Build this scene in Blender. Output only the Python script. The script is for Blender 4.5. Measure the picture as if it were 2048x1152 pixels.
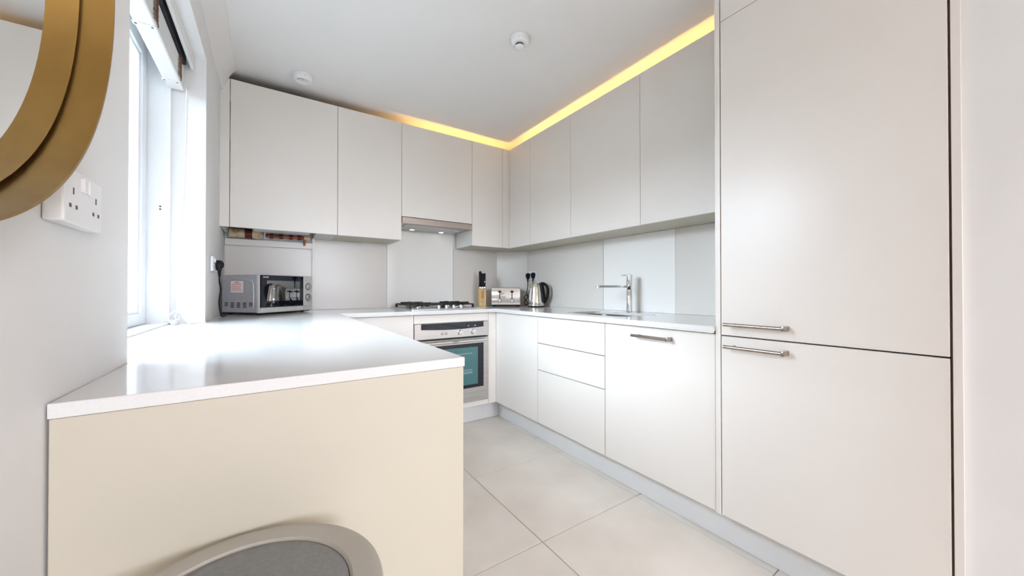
import bpy, bmesh, math, random
from mathutils import Vector, Matrix
random.seed(4)
PI = math.pi
scene = bpy.context.scene
for o in list(bpy.data.objects):
    bpy.data.objects.remove(o)

# ------------------------------------------------------------------ camera
cam_d = bpy.data.cameras.new('camera')
cam_d.sensor_width = 36.0
cam_d.lens = 722.0 / 2048.0 * 36.0
cam_d.clip_start = 0.02
cam = bpy.data.objects.new('camera', cam_d)
scene.collection.objects.link(cam)
cam.location = (0, 0, 1.045)
cam.rotation_euler = (math.radians(90.397), 0, math.radians(-33.67))
scene.camera = cam

# ------------------------------------------------------------------ world, daylight, exposure
W = bpy.data.worlds.new('sky')
scene.world = W
W.use_nodes = True
bg = W.node_tree.nodes['Background']
bg.inputs['Color'].default_value = (0.80, 0.86, 1.0, 1)
bg.inputs['Strength'].default_value = 24.0
scene.view_settings.view_transform = 'Standard'
scene.view_settings.look = 'None'
scene.view_settings.gamma = 1.0
scene.view_settings.use_curve_mapping = False
scene.view_settings.exposure = 0.29


def area(name, loc, rot, sx, sy, power, color=(1, 1, 1), portal=False):
    l = bpy.data.lights.new(name, 'AREA')
    l.shape = 'RECTANGLE'
    l.size, l.size_y = sx, sy
    l.energy = power
    l.color = color
    if portal:
        l.cycles.is_portal = True
    o = bpy.data.objects.new(name, l)
    scene.collection.objects.link(o)
    o.location = loc
    o.rotation_euler = rot
    return o


# daylight comes from the sky through the kitchen window and an added rear one (portals only guide the sampling)
area('window_portal', (-0.485, 1.58, 1.49), (0, math.radians(-90), 0), 1.16, 1.0, 1, portal=True)
area('rear_portal', (0.91, -3.31, 1.50), (math.radians(90), 0, 0), 1.14, 1.30, 1, portal=True)
# added warm fill lamp, unseen behind the camera
area('rear_fill_lamp', (1.10, -1.9, 2.34), (0, 0, 0), 0.7, 0.8, 14, (1.0, 0.76, 0.50))


# ------------------------------------------------------------------ materials
def mat(name, color, rough=0.5, metal=0.0, spec=0.5, coat=0.0, emit=None, estr=0.0, trans=0.0, ior=1.45):
    m = bpy.data.materials.new(name)
    m.use_nodes = True
    b = m.node_tree.nodes['Principled BSDF']
    b.inputs['Base Color'].default_value = (*color, 1)
    b.inputs['Roughness'].default_value = rough
    b.inputs['Metallic'].default_value = metal
    b.inputs['Specular IOR Level'].default_value = spec
    b.inputs['IOR'].default_value = ior
    b.inputs['Coat Weight'].default_value = coat
    b.inputs['Coat Roughness'].default_value = 0.03
    b.inputs['Transmission Weight'].default_value = trans
    if emit:
        b.inputs['Emission Color'].default_value = (*emit, 1)
        b.inputs['Emission Strength'].default_value = estr
    return m


def noise_color(m, c1, c2, scale=8.0, detail=4.0, stretch=(1, 1, 1), p0=0.35, p1=0.65, bump=0.0, bscale=None, rough_var=None):
    nt = m.node_tree
    b = nt.nodes['Principled BSDF']
    tc = nt.nodes.new('ShaderNodeTexCoord')
    mp = nt.nodes.new('ShaderNodeMapping')
    mp.inputs['Scale'].default_value = stretch
    nt.links.new(tc.outputs['Object'], mp.inputs['Vector'])
    n = nt.nodes.new('ShaderNodeTexNoise')
    n.inputs['Scale'].default_value = scale
    n.inputs['Detail'].default_value = detail
    nt.links.new(mp.outputs['Vector'], n.inputs['Vector'])
    r = nt.nodes.new('ShaderNodeValToRGB')
    r.color_ramp.elements[0].position = p0
    r.color_ramp.elements[1].position = p1
    r.color_ramp.elements[0].color = (*c1, 1)
    r.color_ramp.elements[1].color = (*c2, 1)
    nt.links.new(n.outputs['Fac'], r.inputs['Fac'])
    nt.links.new(r.outputs['Color'], b.inputs['Base Color'])
    if bump:
        n2 = nt.nodes.new('ShaderNodeTexNoise')
        n2.inputs['Scale'].default_value = bscale or scale * 4
        nt.links.new(mp.outputs['Vector'], n2.inputs['Vector'])
        bp = nt.nodes.new('ShaderNodeBump')
        bp.inputs['Strength'].default_value = bump
        bp.inputs['Distance'].default_value = 0.002
        nt.links.new(n2.outputs['Fac'], bp.inputs['Height'])
        nt.links.new(bp.outputs['Normal'], b.inputs['Normal'])
    return m


M = {}
M['wall'] = noise_color(mat('wall_paint', (.8, .79, .78), .75, spec=.25), (.80, .785, .77), (.83, .815, .80), 3, bump=.06, bscale=90)
M['ceiling'] = noise_color(mat('ceiling_paint', (.83, .83, .83), .8, spec=.2), (.86, .835, .81), (.875, .85, .825), 2, bump=.04, bscale=80)
M['cabinet'] = noise_color(mat('cabinet_lacquer', (.84, .81, .77), .28, spec=.45), (.82, .77, .715), (.84, .79, .735), 1.5)
M['carcass'] = noise_color(mat('carcass_board', (.62, .58, .52), .55, spec=.3), (.78, .755, .72), (.81, .785, .75), 5)
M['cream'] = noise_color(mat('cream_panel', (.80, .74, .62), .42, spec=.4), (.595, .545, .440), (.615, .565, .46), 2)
M['stone'] = noise_color(mat('quartz', (.86, .86, .85), .1, spec=.5), (.755, .74, .72), (.785, .77, .752), 240, detail=3, p0=.3, p1=.52)
M['plinth'] = noise_color(mat('plinth_board', (.72, .73, .73), .35, spec=.4), (.80, .80, .79), (.83, .83, .82), 3)
M['glasspanel'] = mat('back_painted_glass', (.95, .925, .88), .06, spec=.5)
M['splash'] = noise_color(mat('splash_panel', (.77, .73, .675), .25, spec=.45), (.765, .72, .665), (.785, .74, .685), 2)
M['grout'] = noise_color(mat('grout', (.36, .32, .28), .8, spec=.2), (.34, .30, .26), (.40, .35, .30), 60)
M['tile'] = noise_color(mat('porcelain_tile', (.68, .62, .57), .38, spec=.4), (.78, .71, .63), (.89, .83, .755), 3.2, detail=8, p0=.3, p1=.7, bump=.03, bscale=60)
M['steel'] = noise_color(mat('brushed_steel', (.62, .59, .56), .32, metal=1), (.56, .53, .50), (.68, .655, .63), 60, stretch=(.06, 1, 4))
M['steelpale'] = noise_color(mat('pale_steel', (.70, .69, .68), .28, metal=1), (.66, .65, .64), (.74, .73, .72), 50, stretch=(.06, 1, 4))
M['sinksteel'] = noise_color(mat('sink_steel', (.34, .32, .29), .35, metal=1), (.32, .30, .27), (.36, .34, .31), 50)
M['nickel'] = noise_color(mat('brushed_nickel', (.52, .46, .41), .26, metal=1), (.34, .29, .25), (.42, .365, .32), 80, stretch=(.1, .1, 6))
M['chrome'] = mat('chrome', (.86, .87, .88), .06, metal=1)
M['kettle'] = noise_color(mat('kettle_steel', (.74, .70, .64), .16, metal=1), (.70, .66, .60), (.77, .73, .67), 40, stretch=(6, 6, .1))
M['black'] = noise_color(mat('black_plastic', (.012, .012, .014), .5, spec=.22), (.010, .010, .012), (.016, .016, .018), 30)
M['iron'] = noise_color(mat('cast_iron', (.012, .012, .012), .55), (.008, .008, .008), (.02, .02, .02), 80, bump=.2, bscale=200)
M['blackglass'] = mat('black_glass', (.006, .007, .016), .04, spec=.6, coat=.3)
M['mirrordoor'] = mat('tinted_mirror_glass', (.36, .36, .36), .012, metal=1)
M['ovenglass'] = mat('oven_inner_glass', (.055, .17, .175), .08, spec=.7, coat=.3)
M['bronze'] = noise_color(mat('brushed_brass', (.36, .235, .085), .36, metal=1), (.36, .215, .065), (.43, .265, .085), 12, stretch=(1, 1, .4))
M['mirror'] = mat('mirror_silver', (.93, .94, .94), .01, metal=1)
M['pvc'] = noise_color(mat('white_plastic', (.86, .86, .86), .35), (.85, .85, .85), (.88, .88, .88), 5)
M['frame'] = noise_color(mat('window_frame_white', (.86, .87, .88), .4), (.85, .86, .87), (.88, .89, .90), 4)
def clear_glass(name, tint):
    m = bpy.data.materials.new(name)
    m.use_nodes = True
    nt = m.node_tree
    nt.nodes.remove(nt.nodes['Principled BSDF'])
    tr = nt.nodes.new('ShaderNodeBsdfTransparent')
    tr.inputs['Color'].default_value = (*tint, 1)
    gl = nt.nodes.new('ShaderNodeBsdfGlossy')
    gl.inputs['Roughness'].default_value = .01
    fr = nt.nodes.new('ShaderNodeFresnel')
    ge = nt.nodes.new('ShaderNodeNewGeometry')
    ma = nt.nodes.new('ShaderNodeMath')
    ma.operation = 'MULTIPLY_ADD'
    ma.inputs[1].default_value = 1 / 1.45 - 1.45
    ma.inputs[2].default_value = 1.45
    nt.links.new(ge.outputs['Backfacing'], ma.inputs[0])
    nt.links.new(ma.outputs[0], fr.inputs['IOR'])
    mx = nt.nodes.new('ShaderNodeMixShader')
    nt.links.new(fr.outputs[0], mx.inputs[0])
    nt.links.new(tr.outputs[0], mx.inputs[1])
    nt.links.new(gl.outputs[0], mx.inputs[2])
    nt.links.new(mx.outputs[0], nt.nodes['Material Output'].inputs['Surface'])
    return m


M['glass'] = clear_glass('window_glass', (.93, .98, .98))
M['slat'] = noise_color(mat('slat_white', (.80, .79, .77), .5), (.78, .77, .75), (.82, .81, .79), 20, stretch=(1, .1, 1))
M['ladder'] = noise_color(mat('ladder_cord_brown', (.20, .10, .07), .8, spec=.2), (.16, .08, .055), (.25, .13, .09), 60)
M['metal_and_shade'] = noise_color(mat('dark_metal_and_shade', (.03, .03, .04), .5), (.025, .025, .035), (.04, .04, .05), 20)  # dark tone also stands for shade at the blind headrail
M['cord'] = noise_color(mat('white_cord', (.88, .88, .88), .7), (.86, .86, .86), (.9, .9, .9), 200)
M['wood'] = noise_color(mat('beech', (.66, .43, .17), .45), (.60, .38, .14), (.72, .49, .22), 9, stretch=(6, 6, .5))
M['woodslot'] = noise_color(mat('beech_recess', (.42, .25, .08), .5), (.40, .23, .07), (.46, .28, .10), 9)
M['copper'] = noise_color(mat('aged_copper', (.42, .13, .06), .38, metal=.8), (.20, .045, .025), (.42, .13, .06), 25)
M['redpaint'] = noise_color(mat('oxide_red', (.13, .015, .012), .45), (.10, .012, .01), (.18, .025, .018), 25)
M['brass'] = noise_color(mat('stained_tan', (.66, .50, .30), .5, metal=.1), (.40, .24, .12), (.74, .60, .40), 22, detail=6, p0=.30, p1=.52)
M['boiler'] = noise_color(mat('boiler_white', (.80, .82, .84), .4), (.78, .80, .82), (.82, .84, .86), 5)
M['sticker'] = noise_color(mat('sticker_paper', (.86, .72, .70), .6), (.86, .78, .76), (.89, .83, .81), 40)
M['redink'] = noise_color(mat('red_ink', (.70, .12, .10), .6), (.68, .12, .10), (.72, .14, .12), 50)
M['mwbody'] = noise_color(mat('microwave_grey', (.40, .40, .42), .4, metal=.35), (.46, .46, .48), (.50, .50, .52), 40)
M['silver'] = noise_color(mat('silver_plastic', (.66, .65, .63), .35, metal=.3), (.64, .63, .61), (.69, .68, .66), 30)
M['ink'] = mat('grey_print', (.10, .10, .11), .6)
M['lightprint'] = mat('light_print', (.75, .76, .78), .5)
M['led'] = mat('led_tape', (1, .8, .4), .5, emit=(1.0, .60, .19), estr=17.0)
M['lampglow'] = mat('hood_lamp', (1, 1, 1), .4, emit=(1.0, .95, .85), estr=5.0)
M['hoodface'] = noise_color(mat('hood_steel', (.50, .44, .40), .35, metal=1), (.47, .41, .37), (.53, .47, .43), 60, stretch=(.06, 1, 4))
M['hoodunder'] = noise_color(mat('hood_filter_grey', (.52, .53, .50), .45, metal=.6), (.50, .51, .48), (.55, .56, .53), 150)
M['shell'] = noise_color(mat('stool_rim_greige', (.46, .435, .39), .45), (.43, .40, .35), (.46, .425, .375), 6)
M['pad'] = noise_color(mat('stool_pad_grey', (.20, .21, .215), .85, spec=.2), (.25, .25, .245), (.28, .28, .275), 160, bump=.3, bscale=500)
M['backdrop'] = noise_color(mat('backdrop_blue_grey', (.075, .095, .10), .9, spec=.1), (.042, .054, .058), (.048, .061, .065), 6)  # for the added wall behind the window glass
M['blocker_grey'] = noise_color(mat('blocker_wall_grey', (.26, .25, .24), .9, spec=.1), (.24, .23, .22), (.28, .27, .26), 6)  # for the added light-blocking walls outside
M['added_ground'] = noise_color(mat('added_ground_grey', (.25, .25, .24), .9, spec=.1), (.13, .13, .12), (.17, .17, .16), 3)
M['gap_shade'] = noise_color(mat('gap_shade_brown', (.06, .035, .02), .8, spec=.2), (.05, .028, .016), (.07, .042, .025), 8)  # brown put in to darken the gap over the wall units
M['brownwood'] = noise_color(mat('dark_edge_wood', (.08, .03, .02), .6), (.06, .022, .015), (.10, .04, .028), 10)


# ------------------------------------------------------------------ geometry helpers
class G:
    def __init__(self):
        self.bm = bmesh.new()
        self.smooth = False

    def _merge(self, t, mtx=None):
        me = bpy.data.meshes.new('t')
        if mtx is not None:
            bmesh.ops.transform(t, matrix=mtx, verts=t.verts)
        t.to_mesh(me)
        t.free()
        self.bm.from_mesh(me)
        bpy.data.meshes.remove(me)

    def box(self, x0, x1, y0, y1, z0, z1, bev=0.0, seg=2, mtx=None):
        t = bmesh.new()
        bmesh.ops.create_cube(t, size=1)
        for v in t.verts:
            v.co = Vector(((x0 + x1) / 2 + v.co.x * (x1 - x0), (y0 + y1) / 2 + v.co.y * (y1 - y0), (z0 + z1) / 2 + v.co.z * (z1 - z0)))
        if bev:
            bmesh.ops.bevel(t, geom=list(t.edges), offset=bev, segments=seg, profile=.5, affect='EDGES')
        self._merge(t, mtx)
        return self

    def cyl(self, a, b, r, r2=None, n=20):
        a, b = Vector(a), Vector(b)
        d = b - a
        t = bmesh.new()
        bmesh.ops.create_cone(t, cap_ends=True, segments=n, radius1=r, radius2=r if r2 is None else r2, depth=d.length)
        q = Vector((0, 0, 1)).rotation_difference(d.normalized()).to_matrix().to_4x4()
        self._merge(t, Matrix.Translation((a + b) / 2) @ q)
        self.smooth = True
        return self

    def tube(self, pts, r, n=8):
        pts = [Vector(p) for p in pts]
        t = self.bm
        rings = []
        ref = Vector((0, 0, 1))
        for i, p in enumerate(pts):
            d = (pts[min(i + 1, len(pts) - 1)] - pts[max(i - 1, 0)]).normalized()
            if abs(d.dot(ref)) > .95:
                ref = Vector((1, 0, 0)) if abs(d.x) < .9 else Vector((0, 1, 0))
            u = d.cross(ref).normalized()
            v = d.cross(u)
            rr = r[i] if isinstance(r, (list, tuple)) else r
            rings.append([t.verts.new(p + (u * math.cos(2 * PI * k / n) + v * math.sin(2 * PI * k / n)) * rr) for k in range(n)])
        for i in range(len(rings) - 1):
            for k in range(n):
                t.faces.new((rings[i][k], rings[i][(k + 1) % n], rings[i + 1][(k + 1) % n], rings[i + 1][k]))
        t.faces.new(rings[0][::-1])
        t.faces.new(rings[-1])
        self.smooth = True
        return self

    def lathe(self, prof, c=(0, 0, 0), n=40, mtx=None, closed=False):
        t = bmesh.new()
        rings = []
        for (r, z) in prof:
            if r < 1e-6:
                rings.append([t.verts.new((0, 0, z))])
            else:
                rings.append([t.verts.new((r * math.cos(2 * PI * k / n), r * math.sin(2 * PI * k / n), z)) for k in range(n)])
        pairs = [(i, i + 1) for i in range(len(rings) - 1)]
        if closed:
            pairs.append((len(rings) - 1, 0))
        for i, j in pairs:
            A, B = rings[i], rings[j]
            for k in range(n):
                k2 = (k + 1) % n
                if len(A) == 1 and len(B) > 1:
                    t.faces.new((A[0], B[k2], B[k]))
                elif len(B) == 1 and len(A) > 1:
                    t.faces.new((A[k], A[k2], B[0]))
                elif len(A) > 1:
                    t.faces.new((A[k], A[k2], B[k2], B[k]))
        bmesh.ops.recalc_face_normals(t, faces=t.faces)
        self._merge(t, (mtx or Matrix()) if mtx is not None else Matrix.Translation(c))
        self.smooth = True
        return self

    def prism(self, poly, z0, z1, holes=(), mtx=None):
        t = bmesh.new()
        es = []
        for loop in [poly] + list(holes):
            vs = [t.verts.new((p[0], p[1], z0)) for p in loop]
            for i in range(len(vs)):
                es.append(t.edges.new((vs[i], vs[(i + 1) % len(vs)])))
        if holes:
            bmesh.ops.triangle_fill(t, use_beauty=True, use_dissolve=True, edges=es)
        else:
            t.faces.new(t.verts)
        r = bmesh.ops.extrude_face_region(t, geom=list(t.faces))
        for e in r['geom']:
            if isinstance(e, bmesh.types.BMVert):
                e.co.z = z1
        bmesh.ops.recalc_face_normals(t, faces=t.faces)
        self._merge(t, mtx)
        return self


C = scene.collection.objects


def mesh_obj(name, g, m, autosmooth=True):
    me = bpy.data.meshes.new(name)
    if g.smooth:
        for f in g.bm.faces:
            f.smooth = True
        for e in g.bm.edges:
            if len(e.link_faces) == 2 and e.calc_face_angle(0) > math.radians(40):
                e.smooth = False
    g.bm.to_mesh(me)
    g.bm.free()
    me.materials.append(m if not isinstance(m, str) else M[m])
    o = bpy.data.objects.new(name, me)
    C.link(o)
    return o


def thing(name, label, cat, loc=(0, 0, 0), rz=0.0, group=None):
    o = bpy.data.objects.new(name, None)
    o.empty_display_size = .05
    C.link(o)
    o.location = loc
    o.rotation_euler = (0, 0, rz)
    o['label'], o['category'] = label, cat
    if group:
        o['group'] = group
    return o


def part(name, g, m, parent, local=False, label=None):
    """geometry given in world coordinates unless local (then in the thing's own frame)"""
    o = mesh_obj(name, g, m)
    if not local:
        p, off = parent, Vector((0, 0, 0))
        while p:
            off += Vector(p.location)
            p = p.parent
        for v in o.data.vertices:
            v.co -= off
    o.parent = parent
    if label:
        o['label'] = label
    return o


def single(name, g, m, label, cat, group=None):
    o = mesh_obj(name, g, m)
    o['label'], o['category'] = label, cat
    if group:
        o['group'] = group
    # origin at the base of the thing
    vs = o.data.vertices
    c = Vector((sum(v.co.x for v in vs) / len(vs), sum(v.co.y for v in vs) / len(vs), min(v.co.z for v in vs)))
    for v in vs:
        v.co -= c
    o.location = c
    return o


def struct(name, g, m, parent=None):
    o = mesh_obj(name, g, m)
    if parent:
        o.parent = parent
    else:
        o['kind'] = 'structure'
    return o


def text_mesh(body, size, extrude=0.0003):
    cu = bpy.data.curves.new('t', 'FONT')
    cu.body = body
    cu.size = size
    cu.extrude = extrude
    cu.align_x = 'CENTER'
    cu.align_y = 'CENTER'
    o = bpy.data.objects.new('t', cu)
    C.link(o)
    dg = bpy.context.evaluated_depsgraph_get()
    me = bpy.data.meshes.new_from_object(o.evaluated_get(dg))
    bpy.data.objects.remove(o)
    return me


def text_part(name, body, size, m, parent, mtx):
    me = text_mesh(body, size)
    me.transform(mtx)
    me.materials.clear()
    me.materials.append(M[m])
    o = bpy.data.objects.new(name, me)
    C.link(o)
    o.parent = parent
    return o


def rrect(x0, x1, y0, y1, r, n=6):
    pts = []
    for cx, cy, a0 in ((x1 - r, y1 - r, 0), (x0 + r, y1 - r, 90), (x0 + r, y0 + r, 180), (x1 - r, y0 + r, 270)):
        for k in range(n + 1):
            a = math.radians(a0 + 90 * k / n)
            pts.append((cx + r * math.cos(a), cy + r * math.sin(a)))
    return pts


RX = Matrix.Rotation(PI / 2, 4, 'X')       # a flat shape in XY stands up to face -Y
ZC = 2.385                                  # ceiling height

# ================================================================== ROOM SHELL
XL, XR, YB = -0.240, 2.10, 3.09
g = G()
g.box(-.60, XL, -3.30, 1.030, -.12, 2.62)
g.prism([(-.60, 2.130), (-.250, 2.130), (-.268, 3.30), (-.60, 3.30)], -.12, 2.62)
g.box(-.60, -.250, 1.030, 2.130, 2.092, 2.62)
g.box(-.60, -.372, 1.030, 2.130, -.12, .878)
wall_left = struct('wall_left', g, 'wall')
g = G().box(-.30, 2.25, YB, 3.25, -.12, 2.62)
wall_back = struct('wall_back', g, 'wall')
wall_right = struct('wall_right', G().box(XR, 2.25, .135, YB, -.12, 2.62), 'wall')
struct('wall_near', G().box(1.512, 2.25, -3.30, .132, -.12, 2.62), 'wall')
# rear wall with a large opening for the added window
g = G()
g.box(XL, .34, -3.30, -3.15, -.12, 2.62).box(1.48, 1.512, -3.30, -3.15, -.12, 2.62)
g.box(.34, 1.48, -3.30, -3.15, -.12, .85).box(.34, 1.48, -3.30, -3.15, 2.15, 2.62)
struct('wall_rear', g, 'wall')
g = G().box(-.60, 2.25, -3.30, 3.25, ZC, 2.62)
struct('ceiling', g, 'ceiling')
# soft coving along the left wall
g = G()
t = [(-.275, 2.245), (-.275, ZC + .01), (-.182, ZC + .01), (-.182, ZC)]
for k in range(1, 9):
    q = k / 9
    t.append((-.182 - .064 * q - .006 * math.sin(PI * q), ZC - .135 * q + .008 * math.sin(PI * q)))
t.append((-.2465, 2.245))
g.prism(t, 0, 1, mtx=Matrix(((1, 0, 0, 0), (0, 0, 5.897, -3.149), (0, 1, 0, 0), (0, 0, 0, 1))))
g.smooth = True
struct('trim_1', g, 'ceiling')

# floor: grout bed with one porcelain tile per piece
g = G().box(-.60, 2.25, -3.30, 3.25, -.12, -.004)
floor = struct('floor', g, 'grout')
xs = [-.265, .335, .942, 1.549, 2.10]
ys = [1.185 + .6075 * k for k in range(-7, 4)]
tile_me = {}
for i in range(len(xs) - 1):
    for j in range(len(ys) - 1):
        x0, x1, y0, y1 = xs[i] + .0015, xs[i + 1] - .0015, max(ys[j], -3.15) + .0015, min(ys[j + 1], YB) - .0015
        if y1 - y0 < .03:
            continue
        x0 = max(x0, XL)
        if y1 <= .14:
            x1 = min(x1, 1.512)
        if x1 - x0 < .03:
            continue
        o = mesh_obj('tile', G().box(-(x1 - x0) / 2, (x1 - x0) / 2, -(y1 - y0) / 2, (y1 - y0) / 2, -.012, random.uniform(-.0003, .0002), .0012, 1), 'tile')
        o.location = ((x0 + x1) / 2, (y0 + y1) / 2, 0)
        o.parent = floor

# window in the left wall
g = G()
g.box(-.452, -.366, 2.112, 2.130, .90, 2.09)      # far jamb lining
g.box(-.452, -.366, 1.030, 1.048, .90, 2.09)      # near jamb lining
g.box(-.452, -.366, 1.048, 2.112, 2.066, 2.09)
window = struct('window_1', g, 'frame')
g = G()
X0, X1 = -.478, -.438
g.box(X0, X1, 2.045, 2.106, .906, 2.064, .004).box(X0, X1, 1.050, 1.115, .906, 2.064, .004)
g.box(X0, X1, 1.115, 2.045, .906, .952, .004).box(X0, X1, 1.115, 2.045, 2.008, 2.064, .004)
struct('sash', g, 'frame', window)
g = G()
for (a, b) in ((2.032, 2.045), (1.115, 1.128)):
    g.box(-.466, -.446, a, b, .952, 2.008, .002)
g.box(-.466, -.446, 1.128, 2.032, .952, .964, .002).box(-.466, -.446, 1.128, 2.032, 1.996, 2.008, .002)
struct('glazing_bead', g, 'frame', window)
struct('gasket', G().box(-.472, -.446, 2.1065, 2.1115, .906, 2.064), 'ink', window)
struct('pane', G().box(-.460, -.456, 1.128, 2.032, .964, 1.996), 'glass', window)
struct('window_board', G().box(-.48, -.366, 1.030, 2.130, .880, .9055, .002), 'frame', window)
g = G()
for z in (1.392, 1.404):
    g.cyl((-.3965, 2.1125, z), (-.3965, 2.110, z), .0035, n=10)
struct('latch_hole', g, 'ink', window)

# added window behind the camera, sized to give fill light
g = G()
for (a, b, c, d) in ((.34, .40, .85, 2.15), (1.42, 1.48, .85, 2.15), (.88, .94, .91, 2.09), (.40, 1.42, .85, .91), (.40, 1.42, 2.09, 2.15)):
    g.box(a, b, -3.29, -3.22, c, d)
fill_window = struct('window_fill', g, 'frame')

# splashback panels (pieces of the walls)
def panel(g, m, p):
    o = mesh_obj('splashback_panel', g, m)
    o.parent = p
    return o
panel(G().box(-.262, .256, YB - .004, YB, .9005, 1.36, .001), 'splash', wall_back)
o = mesh_obj('joint_strip', G().box(.2515, .2700, YB - .017, YB - .0142, .9005, 1.43, .0008), 'cabinet')
o.parent = wall_back
panel(G().box(.257, .797, YB - .014, YB, .9005, 1.43, .0015), 'splash', wall_back)
panel(G().box(.799, 1.396, YB - .012, YB, .9005, 1.62, .0015), 'glasspanel', wall_back)
panel(G().box(1.398, 1.868, YB - .014, YB, .9005, 1.43, .0015), 'splash', wall_back)
panel(G().prism([(1.868, YB), (1.868, YB - .014), (XR - .014, 2.858), (XR, 2.858), (XR, YB)], .9005, 1.43), 'splash', wall_back)
panel(G().box(XR - .014, XR, 1.889, 2.857, .9005, 1.43, .0015), 'splash', wall_right)
panel(G().box(XR - .012, XR, 1.304, 1.887, .9005, 1.43, .0015), 'glasspanel', wall_right)
panel(G().box(XR - .014, XR, .765, 1.302, .9005, 1.43, .0015), 'splash', wall_right)
# end return beside the tall unit
struct('trim_2', G().box(1.502, 2.10, .1321, .1492, 0, ZC, .0005), 'cabinet')

# ================================================================== BASE UNITS
XF, YF = 1.503, 2.488          # door faces
DT = .018


def cabinet(name, label, loc):
    return thing(name, label, 'cabinet', loc)


# peninsula
t = cabinet('peninsula_cabinet', 'cream panelled peninsula unit under the near worktop, beside the gold mirror wall', (.05, 1.5, 0))
part('end_panel', G().box(-.237, .349, .714, .734, .002, .8795, .0015), 'cream', t, label='plain cream end panel')
part('carcass', G().box(-.237, .310, .7345, 2.47, .15, .878), 'carcass', t)
for (a, b) in ((.7365, 1.312), (1.316, 1.892), (1.896, 2.462)):
    part('door', G().box(.3105, .3285, a, b, .152, .868, .0015), 'cabinet', t)
part('plinth', G().box(.27, .286, .7345, 2.47, .002, .149), 'plinth', t)

# back run
t = cabinet('base_cabinet', 'white base unit with plain door left of the oven', (.58, 2.75, 0))
part('carcass', G().box(.352, .829, YF + DT + .001, YB - .02, .15, .878), 'carcass', t)
part('door', G().box(.335, .829, YF, YF + DT, .152, .868, .0015), 'cabinet', t)

t = cabinet('oven_housing', 'white housing unit around the built-in oven, with filler strips above and below', (1.13, 2.75, 0))
g = G()
g.box(.8305, .8345, YF + DT + .001, YB - .02, .15, .878).box(1.4275, 1.4315, YF + DT + .001, YB - .02, .15, .878)
g.box(.8345, 1.4275, YF + DT + .001, YB - .02, .15, .166).box(.8345, 1.4275, YF + DT + .03, YB - .02, .862, .878)
part('carcass', g, 'carcass', t)
part('upper_filler', G().box(.832, 1.430, YF, YF + DT, .8085, .868, .0015), 'cabinet', t)
part('lower_filler', G().box(.832, 1.430, YF, YF + DT, .152, .1885, .0015), 'cabinet', t)

t = thing('plinth', 'pale plinth board under the oven', 'plinth', (1.2, 2.6, 0))
part('board', G().box(.30, 1.585, 2.584, 2.600, .001, .1495, .001), 'plinth', t)
t = thing('plinth', 'long pale blue-grey plinth board under the right-hand units', 'plinth', (1.59, 1.4, 0))
part('board', G().box(1.583, 1.599, .150, 2.583, .001, .1465, .001), 'plinth', t)

# right run
t = cabinet('corner_cabinet', 'white corner base unit with plain door right of the oven', (1.8, 2.4, 0))
part('corner_post', G().box(1.4325, 1.503, YF, YF + DT, .152, .868, .001), 'cabinet', t)
part('carcass', G().box(XF + DT + .001, XR - .02, 1.946, YB - .02, .15, .878), 'carcass', t)
part('door', G().box(XF, XF + DT, 1.9455, YF - .001, .152, .868, .0015), 'cabinet', t)

t = cabinet('drawer_cabinet', 'white base unit with three handleless drawers', (1.8, 1.65, 0))
part('carcass', G().box(XF + DT + .001, XR - .02, 1.351, 1.945, .15, .68), 'carcass', t)
for z0, z1 in ((.152, .506), (.5105, .687), (.6915, .868)):
    part('drawer_front', G().box(XF, XF + DT, 1.3515, 1.9425, z0, z1, .0015), 'cabinet', t)


def bar_handle(parent, y0, y1, z, x_face):
    g = G()
    xb = x_face - .036
    g.cyl((xb, y0 + .010, z), (xb, y1, z), .0068, n=20)
    g.box(xb - .0068, x_face - .0005, y0, y0 + .011, z - .0085, z + .0085, .0012)
    g.cyl((xb, y1 - .026, z), (x_face - .0005, y1 - .026, z), .0055, n=14)
    return part('handle', g, 'nickel', parent, label='brushed steel bar handle')


t = cabinet('dishwasher', 'integrated appliance with a white door and steel bar handle, between drawers and tall unit', (1.8, 1.05, 0))
part('body', G().box(XF + DT + .001, XR - .02, .766, 1.347, .15, .68), 'carcass', t)
d = part('door', G().box(XF, XF + DT, .7655, 1.3475, .152, .868, .0015), 'cabinet', t)
bar_handle(d, .953, 1.150, .826, XF)
t['category'] = 'dishwasher'

# tall fridge freezer housing
t = thing('tall_fridge_cabinet', 'tall white fridge housing with two big doors and bar handles at right', 'cabinet', (1.8, .45, 0))
part('side_panel', G().box(XF - .002, XR - .001, .7445, .7635, .1475, ZC - .001, .001), 'cabinet', t)
part('body', G().box(XF + DT + .003, XR - .02, .159, .738, .15, ZC - .004), 'metal_and_shade', t)
part('top_panel', G().box(XF, XF + DT, .1540, .741, 2.130, ZC - .001, .0012), 'cabinet', t)
d = part('door', G().box(XF, XF + DT, .1540, .741, .8675, 2.1275, .0015), 'cabinet', t, label='upper tall door')
bar_handle(d, .512, .716, .912, XF)
d = part('door', G().box(XF, XF + DT, .1540, .741, .149, .8630, .0015), 'cabinet', t, label='lower door')
bar_handle(d, .513, .716, .826, XF)
part('edge_strip', G().box(XF + .004, XF + DT, .1496, .1530, .149, ZC - .001), 'brownwood', t, label='dark brown edge strip')

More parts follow.
